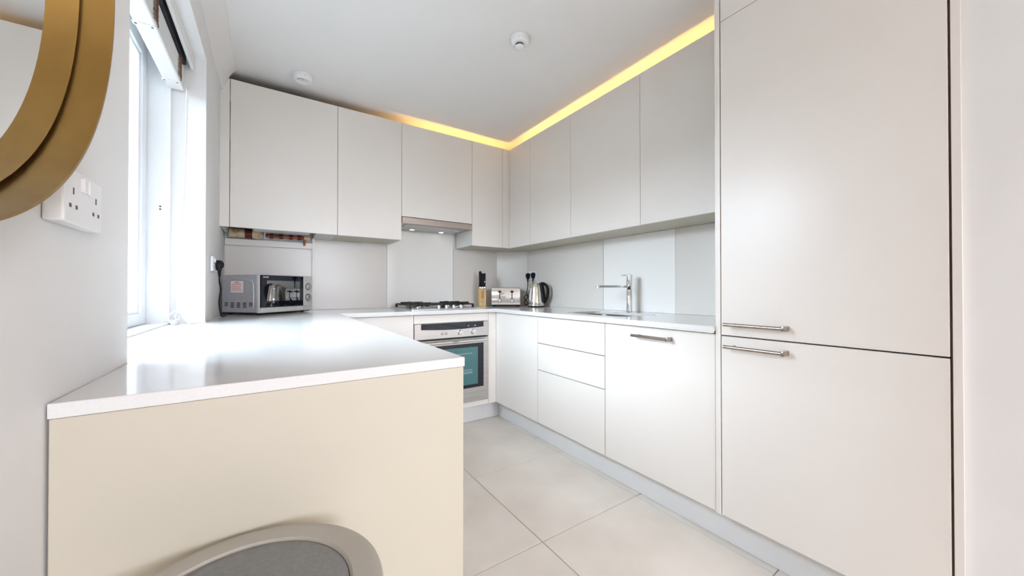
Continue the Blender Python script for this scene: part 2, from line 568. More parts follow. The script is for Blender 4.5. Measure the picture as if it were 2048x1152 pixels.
# ================================================================== WORKTOP
g = G()
outer = [(-.238, .712), (.351, .712), (.351, 2.463), (1.478, 2.463), (1.478, .7645), (XR - .001, .7645), (XR - .001, YB - .001), (-.2635, YB - .001), (-.2490, 2.1295), (-.3655, 2.1295), (-.3655, 1.0305), (-.238, 1.0305)]
sink_hole = rrect(1.60, 1.955, 1.315, 1.80, .07)
g.prism(outer, .880, .900, holes=[sink_hole[::-1]])
g.box(.352, 1.478, 2.4635, 2.483, .8725, .8802).box(1.4785, 1.498, .765, 2.483, .8725, .8802)
o = single('worktop', g, 'stone', 'glossy white quartz worktop running round the peninsula, back and right-hand units', 'worktop')
bv = o.modifiers.new('edge', 'BEVEL')
bv.width = .0015
bv.segments = 2
bv.limit_method = 'ANGLE'

# ================================================================== WALL UNITS
ZU0, ZU1, ZK = 1.430, 2.325, 2.20
XU, YU = 1.802, 2.750


def wall_unit_back(x0, x1, label, z0=ZU0, carc=True, name='wall_cabinet', door=True):
    t = cabinet(name, label, ((x0 + x1) / 2, 2.92, z0))
    if carc:
        part('carcass', G().box(x0 + .001, x1 - .001, YU + DT + .001, YB - .016, z0 + .004, ZK), 'carcass', t)
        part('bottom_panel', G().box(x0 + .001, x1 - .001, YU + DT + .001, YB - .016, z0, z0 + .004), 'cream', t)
    if door:
        part('door', G().box(x0 + .0012, x1 - .0012, YU, YU + DT, z0, ZU1, .0012), 'cabinet', t)
    return t


# boiler cupboard, open underneath
t = cabinet('boiler_cabinet', 'white wall unit with wide door and open underside showing pipes, above the microwave', (.08, 2.92, ZU0))
part('door', G().box(-.2105, .3778, YU, YU + DT, ZU0, ZU1, .0012), 'cabinet', t)
part('filler', G().box(-.2600, -.2135, YU, YU + DT, ZU0, ZU1, .001), 'cabinet', t)
g = G()
g.box(.252, .270, YU + DT + .001, YB - .016, ZU0, ZU1).box(.270, .3775, YU + DT + .001, YB - .016, ZU0, ZU0 + .016)
part('carcass', g, 'carcass', t)
part('side_panel', G().box(-.258, -.240, YU + DT + .001, YB - .016, ZU0, ZU1), 'carcass', t)
part('shade_board', G().box(-.239, .251, YU + DT + .001, YB - .017, 2.19, 2.20), 'gap_shade', t, label='brown board added to darken the gap')  # added dark board standing in for shade in the gap
wall_unit_back(.379, .8225, 'white wall unit with narrower door left of the cooker hood')
t = cabinet('hood_cabinet', 'short white wall unit above the cooker hood', (1.12, 2.92, 1.61))
part('carcass', G().box(.824, 1.421, YU + DT + .001, YB - .016, 1.625, ZK), 'carcass', t)
part('door', G().box(.8237, 1.4208, YU, YU + DT, 1.612, ZU1, .0012), 'cabinet', t)
wall_unit_back(1.4225, 1.729, 'slim white wall unit right of the cooker hood')
t = cabinet('corner_wall_cabinet', 'white corner wall unit with narrow fillers above the toaster', (1.9, 2.85, ZU0))
part('filler', G().box(1.7305, 1.802, YU, YU + DT, ZU0, ZU1, .001), 'cabinet', t)
lpoly = [(1.732, YU + DT + .001), (1.822, YU + DT + .001), (1.822, 2.432), (XR - .016, 2.432), (XR - .016, 3.072), (1.732, 3.072)]
part('carcass', G().prism(lpoly, ZU0 + .004, ZK), 'carcass', t)
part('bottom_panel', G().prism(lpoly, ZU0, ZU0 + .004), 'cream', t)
part('door', G().box(XU, XU + DT, 2.4315, YU - .001, ZU0, ZU1, .0012), 'cabinet', t)
for y0, y1, lab in ((1.938, 2.430, 'white wall unit above the kettle, next to the corner'), (1.346, 1.938, 'white wall unit above the kitchen tap'),
                    (.7645, 1.346, 'white wall unit nearest the tall fridge housing')):
    t = cabinet('wall_cabinet', lab, (1.95, (y0 + y1) / 2, ZU0))
    part('carcass', G().box(XU + DT + .001, XR - .016, y0 + .001, y1 - .001, ZU0 + .004, ZK), 'carcass', t)
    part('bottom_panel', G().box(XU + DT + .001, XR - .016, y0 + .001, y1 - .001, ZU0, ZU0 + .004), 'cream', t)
    part('door', G().box(XU, XU + DT, y0 + .0012, y1 - .0012, ZU0, ZU1, .0012), 'cabinet', t)

# warm LED tape lying on the wall units
single('light_strip', G().box(.90, 1.812, 2.835, 2.85, ZK + .001, ZK + .009), 'led', 'warm yellow light strip on top of the back wall units', 'light', 'hidden strip lights above the wall units')
single('light_strip', G().box(1.887, 1.902, .78, 2.70, ZK + .001, ZK + .009), 'led', 'warm yellow light strip on top of the right-hand wall units', 'light', 'hidden strip lights above the wall units')

# boiler, pipes and batten inside the open cupboard
t = thing('boiler', 'white boiler whose underside shows below the cupboard door', 'boiler', (.1, 2.87, 1.452))
part('casing', G().box(-.105, .228, 2.845, 2.985, 1.4405, 2.12, .010), 'boiler', t)
for x in (.025, .205):
    part('bracket', G().box(x - .014, x + .014, 2.7705, 2.8440, 1.4330, 1.4440, .002), 'pvc', t)
t = thing('heating_pipe', 'copper pipes with brass and red fittings on the ledge above the microwave', 'pipe', (0, 3.0, 1.40))
part('pipe', G().cyl((-.235, 3.030, 1.426), (.235, 3.030, 1.426), .011), 'copper', t)
part('pipe', G().cyl((-.235, 3.055, 1.462), (.235, 3.055, 1.462), .009), 'copper', t)
part('cylinder_cap', G().cyl((-.235, 3.020, 1.430), (-.1505, 3.020, 1.430), .031, n=24), 'brass', t, label='tan cylindrical fitting')
part('red_band', G().cyl((-.150, 3.020, 1.430), (-.110, 3.020, 1.430), .0325, n=24), 'redpaint', t, label='dark red band')
for x in (.0, .055, .115, .165):
    part('red_band', G().cyl((x - .012, 3.030, 1.426), (x + .012, 3.030, 1.426), .017, n=18), 'redpaint', t, label='dark red band')
part('brass_fitting', G().cyl((-.1095, 3.020, 1.430), (-.075, 3.020, 1.430), .031, .034, n=24).cyl((-.075, 3.020, 1.430), (-.045, 3.020, 1.430), .034, .014, n=24), 'brass', t)
part('brass_fitting', G().cyl((.195, 3.022, 1.428), (.232, 3.022, 1.428), .018, n=8), 'brass', t)
part('valve', G().cyl((.200, 3.044, 1.428), (.200, 3.044, 1.374), .010, .006, n=14).cyl((.200, 3.030, 1.426), (.200, 3.046, 1.426), .010, n=14), 'copper', t, label='copper drain valve')
part('hose', G().tube([(-.03, 2.992, 1.480), (-.035, 2.985, 1.45), (-.042, 2.984, 1.42), (-.040, 2.990, 1.400)], .004), 'pvc', t)
single('pipe_ledge', G().box(-.261, .2505, 3.058, 3.0855, 1.352, 1.396, .002), 'cabinet', 'white boxed ledge along the wall above the microwave', 'ledge')

# ================================================================== COOKER HOOD
t = thing('cooker_hood', 'slim steel cooker hood with two small lamps above the hob', 'cooker hood', (1.12, 2.9, 1.56))
part('front_lip', G().box(.826, 1.4195, 2.742, 2.758, 1.560, 1.606, .0015), 'hoodface', t)
part('body', G().box(.826, 1.4195, 2.7585, 3.05, 1.563, 1.609, .002), 'hoodface', t)
g = G()
g.prism(rrect(.868, 1.372, 2.785, 2.955, .008, 3), 1.5585, 1.5630)
part('grease_filter', g, 'hoodunder', t)
part('rear_strip', G().box(.868, 1.372, 2.960, 3.045, 1.5595, 1.5628), 'hoodunder', t)
for x in (.985, 1.245):
    l = part('lamp_ring', G().lathe([(.026, 1.5592), (.026, 1.5565), (.020, 1.5560), (.020, 1.5592)], (x, 3.0, 0), 24, closed=True), 'chrome', t)
    part('lamp', G().lathe([(0, 1.5575), (.0195, 1.5575), (.0195, 1.5590), (0, 1.5590)], (x, 3.0, 0), 20), 'lampglow', l)
part('switch_plate', G().box(1.310, 1.355, 2.850, 2.885, 1.5565, 1.5584), 'pvc', t)

# ================================================================== OVEN
t = thing('oven', 'built-in stainless steel oven with black display and dark glass door', 'oven', (1.13, 2.75, .19))
part('body', G().box(.8375, 1.4245, YF + .012, YB - .03, .19, .805), 'metal_and_shade', t)
cp = part('control_panel', G().box(.8335, 1.4285, YF - .006, YF + .0115, .6935, .8065, .002), 'steel', t)
# display window with a slightly bowed lower edge
poly = [(.881, .8045), (.881, .764)]
for k in range(1, 12):
    s = k / 12
    poly.append((.881 + .503 * s, .764 - .010 * math.sin(PI * s)))
poly += [(1.384, .764), (1.384, .8045)]
part('display', G().prism(poly, 0, .0015, mtx=Matrix.Translation((0, YF - .0062, 0)) @ RX), 'blackglass', cp)
g = G()
for x in (1.252, 1.310):
    g.cyl((x, YF - .0078, .776), (x, YF - .0085, .776), .004, n=12)
part('display_symbol', g, 'lightprint', cp)
for x in (1.186, 1.296):
    g = G()
    g.cyl((x, YF - .0065, .728), (x, YF - .026, .728), .0205, .0185, n=28)
    g.box(x - .004, x + .004, YF - .032, YF - .020, .711, .745, .0015)
    part('knob', g, 'steelpale', cp)
g = G()
for x in (1.040, 1.070):
    g.lathe([(.009, 0), (.009, .002), (.006, .002), (.006, 0)], mtx=Matrix.Translation((x, YF - .0062, .728)) @ RX, n=20, closed=True)
part('button_ring', g, 'ink', cp)
dr = part('door', G().box(.8335, 1.4285, YF - .008, YF + .0115, .191, .682, .002), 'steel', t)
part('door_glass', G().box(.880, 1.384, YF - .0098, YF - .0082, .300, .640, .0005), 'blackglass', dr)
part('inner_window', G().box(.924, 1.333, YF - .0106, YF - .0099, .326, .612), 'ovenglass', dr, label='teal tinted window')
g = G()
for z in (.565, .44, .425, .415):
    g.box(.99, 1.285, YF - .0110, YF - .0107, z - .0009, z + .0009)
part('rack_line', g, 'lightprint', dr)
g = G()
g.cyl((.868, YF - .030, .664), (1.394, YF - .030, .664), .0125, n=20)
g.box(.872, .890, YF - .028, YF - .0082, .656, .672, .002).box(1.372, 1.390, YF - .028, YF - .0082, .656, .672, .002)
part('handle', g, 'steelpale', dr)
text_part('lettering', 'NEFF', .022, 'ink', dr, Matrix.Translation((1.131 - 1.13, YF - .0428 - 2.75, .664 - .19)) @ RX)

# ================================================================== HOB
hx, hy = 1.115, 2.778
t = thing('gas_hob', 'stainless steel gas hob with black pan supports below the hood', 'hob', (hx, hy, .9))
g = G()
g.prism(rrect(hx - .288, hx + .288, hy - .252, hy + .245, .012), .9005, .909)
part('tray', g, 'steelpale', t)
part('spill_plate', G().prism(rrect(hx - .262, hx + .262, hy - .140, hy + .225, .02), .909, .9105), 'steel', t)
for i, (bx, by, r) in enumerate(((-.165, .115, .038), (-.165, -.065, .030), (.165, .115, .030), (.165, -.065, .042))):
    b = part('burner', G().lathe([(r + .012, .9105), (r + .010, .917), (r * .8, .919), (r * .8, .922), (0, .922)], (hx + bx, hy + by, 0), 28), 'steelpale', t)
    part('burner_cap', G().lathe([(r, .9225), (r, .928), (r - .004, .931), (0, .931)], (hx + bx, hy + by, 0), 28), 'iron', b)
for side in (-1, 1):
    g = G()
    cxs = hx + side * .135
    zt, zb = .946, .940
    x0, x1, y0, y1 = cxs - .125, cxs + .125, hy - .135, hy + .215
    th = .0075
    for yy in (y0, y1, (y0 + y1) / 2):
        g.box(x0, x1, yy - th, yy + th, .930, .940, .0012)
    for xx in (x0, x1):
        g.box(xx - th, xx + th, y0, y1, .930, .940, .0012)
    for by in (.115, -.065):
        yy = hy + by
        xx = hx + side * .165
        for a in range(4):
            ang = PI / 2 * a
            dx, dy = math.cos(ang), math.sin(ang)
            p0 = Vector((xx + dx * .030, yy + dy * .030, 0))
            p1 = Vector((xx + dx * .088, yy + dy * .088, 0))
            mt = Matrix.Translation((p0 + p1) / 2) @ Matrix.Rotation(ang, 4, 'Z')
            g.box(-.040, .032, -.0065, .0065, .930, .953, .0015, mtx=mt)
    for xx in (x0, x1):
        for yy in (y0, y1):
            g.box(xx - .008, xx + .008, yy - .008, yy + .008, .9095, .935, .002)
    part('pan_support', g, 'iron', t)
for k in range(4):
    x = hx - .063 + k * .061
    kn = part('knob', G().lathe([(.0165, .9092), (.0165, .912), (.0135, .914), (.0125, .932), (.0105, .9345), (0, .9345)], (x, hy - .205, 0), 24), 'steelpale', t)
    part('knob_base', G().lathe([(.019, .9091), (.019, .9105), (.0168, .9105), (.0168, .9091)], (x, hy - .205, 0), 24, closed=True), 'black', kn)

# ================================================================== SINK AND TAP
t = thing('sink', 'undermount stainless steel sink bowl set into the right-hand worktop', 'sink', (1.78, 1.557, .70))
bm = bmesh.new()
loops = []
for inset, z in ((-.018, .8795), (.0, .8795), (.004, .74), (.012, .715), (.035, .703), (.12, .700)):
    pts = rrect(1.60 + inset, 1.955 - inset, 1.315 + inset, 1.80 - inset, max(.07 - inset * .3, .03))
    loops.append([bm.verts.new((p[0], p[1], z)) for p in pts])
for a, b in zip(loops[:-1], loops[1:]):
    n = len(a)
    for k in range(n):
        bm.faces.new((a[k], a[(k + 1) % n], b[(k + 1) % n], b[k]))
bm.faces.new(loops[-1])
bmesh.ops.recalc_face_normals(bm, faces=bm.faces)
g = G()
g.bm.free()
g.bm = bm
g.smooth = True
part('bowl', g, 'sinksteel', t)
part('drain', G().lathe([(.042, .7005), (.042, .703), (.034, .703), (.030, .701), (0, .701)], (1.78, 1.557, 0), 28), 'chrome', t)

tx, ty = 1.992, 1.571
t = thing('kitchen_tap', 'slim chrome column tap with straight spout behind the sink', 'tap', (tx, ty, .9))
part('column', G().lathe([(0, .9003), (.026, .9003), (.026, .904), (.0225, .906), (.0215, .95), (.0215, 1.045), (.0200, 1.047), (.0200, 1.050), (.0215, 1.052), (.0215, 1.138), (0, 1.138)], (tx, ty, 0), 32), 'chrome', t)
dv = Vector((-.72, .45, 0)).normalized()
base = Vector((tx, ty, 1.072))
g = G()
g.tube([base + dv * .018, base + dv * .10, base + dv * .205 + Vector((0, 0, .001)), base + dv * .222], .0075, 14)
g.cyl(base + dv * .217 + Vector((0, 0, .009)), base + dv * .217 + Vector((0, 0, -.016)), .0115, n=18)
part('spout', g, 'chrome', t)
g = G()
g.lathe([(0, 1.1385), (.022, 1.1385), (.022, 1.149), (.020, 1.151), (0, 1.151)], (tx, ty, 0), 28)
mt = Matrix.Translation((tx, ty, 1.1455)) @ Matrix.Rotation(math.atan2(dv.y, dv.x), 4, 'Z')
g.box(.0, .068, -.006, .006, -.004, .004, .0015, mtx=mt)
part('lever', g, 'chrome', t)

# ================================================================== MICROWAVE
az = math.radians(46.3)
ux = Vector((math.sin(az), math.cos(az), 0))        # along the front, to the right
mp0 = Vector((-.0605, 2.576, .9))
t = thing('microwave', 'silver microwave with dark mirrored door and two dials in the left corner', 'microwave', mp0, math.atan2(ux.y, ux.x))
# local frame: x along the front, y into the depth, z up from the worktop
WW, DD, HH, Z0 = .403, .280, .232, .011
part('body', G().box(.006, WW - .006, .022, DD, Z0 + .002, Z0 + HH - .004, .004), 'mwbody', t, local=True)
part('under_shadow', G().box(.004, WW - .004, .012, DD - .004, .005, Z0 + .0015, .001), 'black', t, local=True)  # black sheet standing in for the shadow gap under the body
part('front_frame', G().box(0, WW, 0, .0215, Z0, Z0 + HH, .004), 'silver', t, local=True)
dr = part('door', G().box(.004, .318, -.012, -.0002, Z0 + .033, Z0 + HH - .006, .002), 'blackglass', t, local=True)
part('door_window', G().box(.040, .288, -.0127, -.0121, Z0 + .070, Z0 + HH - .038), 'mirrordoor', dr, local=True, label='reflective inner window')
text_part('lettering', 'SHARP', .0125, 'lightprint', dr, Matrix.Translation((.034, -.0125, Z0 + HH - .019)) @ RX)
part('door_sill', G().box(.003, .319, -.012, -.0002, Z0 + .002, Z0 + .0325, .003), 'silver', t, local=True)
part('control_panel', G().box(.322, WW - .002, -.010, -.0002, Z0 + .030, Z0 + HH - .004, .003), 'silver', t, local=True)
part('door_button', G().box(.322, WW - .002, -.011, -.0002, Z0 + .002, Z0 + .028, .002), 'silver', t, local=True)
for z in (Z0 + .160, Z0 + .088):
    k = part('dial', G().lathe([(.0215, 0), (.0205, .008), (.017, .012), (0, .012)], mtx=Matrix.Translation((.362, -.0102, z)) @ RX, n=28), 'steelpale', t, local=True)
    part('dial_ring', G().lathe([(.025, 0), (.025, .0015), (.0217, .0015), (.0217, 0)], mtx=Matrix.Translation((.362, -.0101, z)) @ RX, n=28, closed=True), 'ink', k, local=True)
g = G()
for x, z, w in ((.340, Z0 + .203, .014), (.338, Z0 + .125, .012), (.384, Z0 + .125, .012), (.337, Z0 + .190, .005), (.362, Z0 + .058, .005)):
    g.box(x - w / 2, x + w / 2, -.0104, -.0100, z - .0012, z + .0012)
part('dial_print', g, 'ink', t, local=True)
g = G()
for x in (.03, WW - .05):
    for y in (.03, DD - .04):
        g.cyl((x, y, .0005), (x, y, Z0 + .004), .011, n=14)
part('foot', g, 'black', t, local=True)
# left side (x = .006): vents, sticker, raised outline
g = G()
for c, y in enumerate((.245, .200, .155, .110, .065)):
    for r in range(3 if c in (0, 4) else 4):
        z = Z0 + .060 - r * .0085
        g.box(.0050, .0062, y - .013, y + .013, z - .0022, z + .0022, .0005, 1)
part('vent', g, 'black', t, local=True)
part('warning_sticker', G().box(.0054, .0061, .122, .212, Z0 + .122, Z0 + .190), 'sticker', t, local=True, label='pinkish white warning sticker with red print')
stk = t.children[-1]
g = G()
g.box(.0052, .0054, .155, .179, Z0 + .182, Z0 + .186).box(.0052, .0054, .140, .194, Z0 + .176, Z0 + .179)
for k in range(7):
    z = Z0 + .170 - k * .0062
    g.box(.0052, .0054, .128 + random.uniform(0, .012), .207, z, z + .0022)
part('print_line', g, 'redink', stk, local=True)
g = G()
pts = [(.0055, .215, Z0 + .196), (.0055, .075, Z0 + .196), (.0055, .058, Z0 + .190), (.0055, .048, Z0 + .176), (.0055, .045, Z0 + .150), (.0055, .046, Z0 + .045), (.0055, .052, Z0 + .030)]
g.tube(pts, .0022, 6)
part('raised_outline', g, 'silver', t, local=True)


# ================================================================== SOCKETS AND PLUGS
def socket(label, mtx, w=.146, h=.086, d=.012, group='double sockets on the walls'):
    """local: plate in XZ facing -Y"""
    t = thing('wall_socket', label, 'socket', mtx.translation, mtx.to_euler().z)
    part('plate', G().box(-w / 2, w / 2, -d, -.0003, -h / 2, h / 2, .003), 'pvc', t, local=True)
    for s in (-1, 1):
        part('switch', G().box(s * w * .075 - w * .055, s * w * .075 + w * .055, -d - .004, -d + .001, h * .14, h * .40, .0012,
                               mtx=Matrix.Rotation(0, 4, 'X')), 'pvc', t, local=True)
        g = G()
        cx = s * w * .30
        g.box(cx - w * .013, cx + w * .013, -d - .0004, -d + .001, h * .03, h * .15)
        for q in (-1, 1):
            g.box(cx + q * w * .075 - w * .022, cx + q * w * .075 + w * .022, -d - .0004, -d + .001, -h * .22, -h * .15)
        part('pin_hole', g, 'ink', t, local=True)
    return t


def RZ(a): return Matrix.Rotation(a, 4, 'Z')


# faces +X: plate local -Y must point to +X -> rotate +90
socket('white double socket on the near left wall below the gold mirror', Matrix.Translation((XL, .760, 1.171)) @ RZ(PI / 2), .122, .074, .020)
socket('white double socket on the left wall behind the microwave plug', Matrix.Translation((-.2535, 2.372, 1.178)) @ RZ(PI / 2 + .0187), .146, .074, .012)
socket('white double socket beside the corner, behind the kettle plugs', Matrix.Translation((XR - .0145, 2.772, 1.187)) @ RZ(-PI / 2), .125, .086, .010)


def plug(label, loc, rz, cable, group=None):
    """plug body in front of a socket, local -Y away from the wall; cable points in world"""
    t = thing('power_plug', label, 'plug', loc, rz, group)
    g = G()
    g.lathe([(0, 0), (.0215, 0), (.0235, .008), (.0225, .018), (.017, .028), (.008, .032), (0, .033)], mtx=RX, n=24)
    g.box(-.018, .018, -.024, -.001, -.032, .004, .006)
    part('plug_body', g, 'black', t, local=True)
    part('strain_relief', G().cyl((0, -.014, -.030), (0, -.014, -.062), .0085, .005, n=12), 'black', t, local=True)
    o = part('cable', G().tube(cable, .0036, 8), 'black', t, local=True)
    inv = (Matrix.Translation(loc) @ RZ(rz)).inverted()
    o.data.transform(inv)
    return t


def smooth_path(pts, n=6):
    pts = [Vector(p) for p in pts]
    out = []
    for i in range(len(pts) - 1):
        p0, p1, p2, p3 = pts[max(i - 1, 0)], pts[i], pts[i + 1], pts[min(i + 2, len(pts) - 1)]
        for k in range(n):
            s = k / n
            out.append(.5 * ((2 * p1) + (-p0 + p2) * s + (2 * p0 - 5 * p1 + 4 * p2 - p3) * s * s + (-p0 + 3 * p1 - 3 * p2 + p3) * s ** 3))
    out.append(pts[-1])
    return out


plug('black plug of the microwave in the left wall socket', (-.2405, 2.415, 1.180), PI / 2,
     smooth_path([(-.2265, 2.415, 1.120), (-.2265, 2.418, 1.09), (-.222, 2.424, 1.05), (-.228, 2.43, .99), (-.226, 2.44, .94), (-.222, 2.50, .906), (-.215, 2.62, .906), (-.222, 2.74, .906)]))
plug('black plug left of two, in the socket by the corner behind the kettle', (XR - .0265, 2.818, 1.190), -PI / 2,
     smooth_path([(XR - .0405, 2.818, 1.13), (XR - .042, 2.818, 1.08), (XR - .050, 2.82, 1.02), (XR - .055, 2.795, .985), (2.030, 2.79, 1.005), (1.998, 2.795, .975), (2.030, 2.80, .945), (2.040, 2.79, .920), (2.010, 2.79, .910), (1.999, 2.785, .940), (2.03, 2.775, .985)]))
plug('black plug right of two, in the socket by the corner behind the kettle', (XR - .0265, 2.736, 1.193), -PI / 2,
     smooth_path([(XR - .0405, 2.736, 1.13), (XR - .041, 2.735, 1.06), (XR - .045, 2.73, .98), (XR - .055, 2.715, .93), (XR - .058, 2.69, .906), (XR - .05, 2.62, .905)]))

# ================================================================== KETTLE
kx, ky = 1.962, 2.560
ka = math.atan2(-.80, .60)       # handle direction
t = thing('kettle', 'brushed steel jug kettle with black handle in the right-hand corner', 'kettle', (kx, ky, .9), ka)
part('power_base', G().lathe([(0, .0008), (.074, .0008), (.076, .004), (.076, .010), (.070, .014), (0, .014)], n=40), 'black', t, local=True)
part('base_ring', G().lathe([(.0765, .0105), (.0775, .012), (.0765, .020), (.0735, .022), (.071, .0145), (.073, .0145)], n=40, closed=True), 'kettle', t, local=True)
g = G()
g.lathe([(0, .0225), (.0735, .0225), (.0745, .026), (.073, .050), (.0665, .110), (.0585, .165), (.0525, .198), (.050, .203), (0, .203)], n=48)
for v in g.bm.verts:      # pull out a pouring lip opposite the handle
    if v.co.z > .15 and v.co.x < -.02:
        w = max(0, -v.co.x / .055) ** 3 * max(0, 1 - abs(v.co.y) / .03) * (v.co.z - .15) / .05
        v.co.x -= .018 * w
part('jug', g, 'kettle', t, local=True)
part('lid', G().lathe([(.047, .2032), (.046, .207), (.036, .2095), (0, .2105)], n=36), 'kettle', t, local=True)
part('handle_back', G().box(.063, .094, -.036, .036, .028, .203, .008, mtx=Matrix.Translation((.0, 0, .0)) @ Matrix.Rotation(math.radians(-9), 4, 'Y')), 'black', t, local=True)
hp = smooth_path([(.045, 0, .207), (.070, 0, .206), (.095, 0, .190), (.108, 0, .160), (.110, 0, .120), (.100, 0, .080), (.085, 0, .052), (.072, 0, .042)], 5)
g = G().tube([(p.x, p.y, p.z) for p in hp], .0125, 12)
for v in g.bm.verts:
    v.co.y *= 1.35
part('handle', g, 'black', t, local=True)
part('water_gauge', G().box(-.011, .011, -.0820, -.070, .050, .155, .004, mtx=RZ(math.radians(-32)) @ Matrix.Rotation(math.radians(-7.1), 4, 'X')), 'lightprint', t, local=True)

# ================================================================== TOASTER
rv = Vector((math.cos(math.radians(33.67)), -math.sin(math.radians(33.67)), 0))
tp = Vector((1.700, 2.655, .9))
ta = math.atan2(rv.y, rv.x)
d0 = Vector((math.sin(math.radians(32.7)), math.cos(math.radians(32.7)), 0))
tp = d0 * 3.24
tp.z = .9
t = thing('toaster', 'polished steel four-slice toaster with two levers in the corner', 'toaster', tp, ta)
TW, TD, TH = .260, .245, .171
part('base', G().box(-TW / 2 + .004, TW / 2 - .004, .004, TD - .004, .010, .024, .003), 'black', t, local=True)
part('casing', G().box(-TW / 2, TW / 2, .003, TD, .024, TH, .010, 3), 'steel', t, local=True)
g = G()
zz = [.038 + (TH - .014 - .038) * k / 14 for k in range(15)]
yb = [-.001 + .006 * (abs(2 * k / 14 - 1)) ** 2 - .004 for k in range(15)]
poly = [(yb[k], zz[k]) for k in range(15)] + [(.0035, zz[-1]), (.0035, zz[0])]
g.prism(poly, -TW / 2 + .003, TW / 2 - .003, mtx=Matrix(((0, 0, 1, 0), (1, 0, 0, 0), (0, 1, 0, 0), (0, 0, 0, 1))))
g.smooth = True
fp = part('front_plate', g, 'chrome', t, local=True)
part('lower_band', G().box(-TW / 2 + .002, TW / 2 - .002, -.002, .0035, .018, .037, .0015), 'steel', t, local=True)
for s in (-1, 1):
    x = s * .055
    lv = part('lever', G().box(x - .014, x + .014, -.026, -.0105, TH - .042, TH - .030, .003).box(x - .003, x + .003, -.011, -.0045, TH - .037, TH - .032), 'black', t, local=True)
    part('lever_slot', G().box(x - .004, x + .004, -.0058, -.003, .070, TH - .022), 'black', fp, local=True)
    kn = part('knob', G().lathe([(.014, 0), (.013, .013), (.0115, .015), (0, .015)], mtx=Matrix.Translation((x, -.0040, .054)) @ RX, n=24), 'steelpale', t, local=True)
    part('knob_ring', G().lathe([(.0165, 0), (.0165, .003), (.0142, .003), (.0142, 0)], mtx=Matrix.Translation((x, -.0040, .054)) @ RX, n=24, closed=True), 'black', kn, local=True)
    g = G()
    for z in (.052, .066, .080):
        g.lathe([(0, 0), (.004, 0), (.0035, .002), (0, .002)], mtx=Matrix.Translation((x + s * .037, -.0035, z)) @ RX, n=14)
    part('button', g, 'pvc', t, local=True)
g = G()
for x in (-.088, -.033, .033, .088):
    g.box(x - .013, x + .013, .035, TD - .035, TH - .004, TH + .0008, .001)
part('bread_slot', g, 'black', t, local=True)
g = G()
for x in (-TW / 2 + .022, TW / 2 - .022):
    for y in (.025, TD - .03):
        g.cyl((x, y, .0005), (x, y, .0115), .009, n=12)
part('foot', g, 'black', t, local=True)

# ================================================================== KNIFE BLOCK
kb = Vector((1.612, 2.905, .9))
t = thing('knife_block', 'pale beech knife block between hob and toaster', 'knife block', kb, math.atan2(-.33, 1))
g = G()
BW, BD, BH = .062, .095, .157
g.prism([(0, 0), (BD, 0), (BD, BH + .03), (0, BH)], -BW / 2, BW / 2, mtx=Matrix(((0, 0, 1, 0), (1, 0, 0, 0), (0, 1, 0, 0.0006), (0, 0, 0, 1))))
part('block', g, 'wood', t, local=True)
part('recess', G().box(-.010, .012, -.0012, .0, .072, .146, .0004), 'woodslot', t, local=True)
part('imprint', G().box(-.018, .018, -.0008, .0, .040, .044), 'woodslot', t, local=True)
kmt = Matrix.Translation(kb) @ RZ(math.atan2(-.33, 1))
for i, (x, y, L, r, lab) in enumerate(((-.019, .022, .158, .0135, 'black handled knife in the block, tallest and leftmost'),
                                       (.001, .020, .140, .0125, 'black handled knife in the middle of the block'),
                                       (.021, .024, .140, .0125, 'black handled knife in the block, rightmost, with a steel rivet'))):
    zb = BH + .30 * y
    p = kmt @ Vector((x, y, zb + .001))
    k = thing('kitchen_knife', lab, 'knife', p, math.atan2(-.33, 1), 'knives in the block')
    part('bolster', G().box(-.007, .007, -.006, .006, -.0, .014, .002), 'steelpale', k, local=True)
    g = G()
    g.tube([(0, 0, .0145), (0, 0, .03), (0.001, 0, .07), (.0, 0, L - .015), (0, 0, L - .004), (0, 0, L)], [r * .78, r * .9, r * .85, r, r * .85, r * .4], 14)
    part('handle', g, 'black', k, local=True)
    if i == 2:
        part('rivet', G().cyl((.0, -r * .82, .060), (.0, -r * 1.02, .060), .003, n=10), 'steelpale', k, local=True)

# ================================================================== ROUND MIRROR
my, mz, mr = .379, 1.473, .388
t = thing('round_mirror', 'large round mirror with deep brushed brass rim on the near left wall', 'mirror', (XL, my, mz))
RYm = Matrix.Rotation(PI / 2, 4, 'Y')
part('rim', G().lathe([(mr, .0005), (mr, .046), (mr - .0035, .046), (mr - .0035, .0005)], mtx=RYm, n=160, closed=True), 'bronze', t, local=True)
part('backing', G().lathe([(0, .003), (mr - .004, .003), (mr - .004, .0075), (0, .0075)], mtx=RYm, n=120), 'brownwood', t, local=True)
part('glass', G().lathe([(0, .008), (mr - .0085, .008), (mr - .0085, .0135), (0, .0135)], mtx=RYm, n=120), 'mirror', t, local=True)

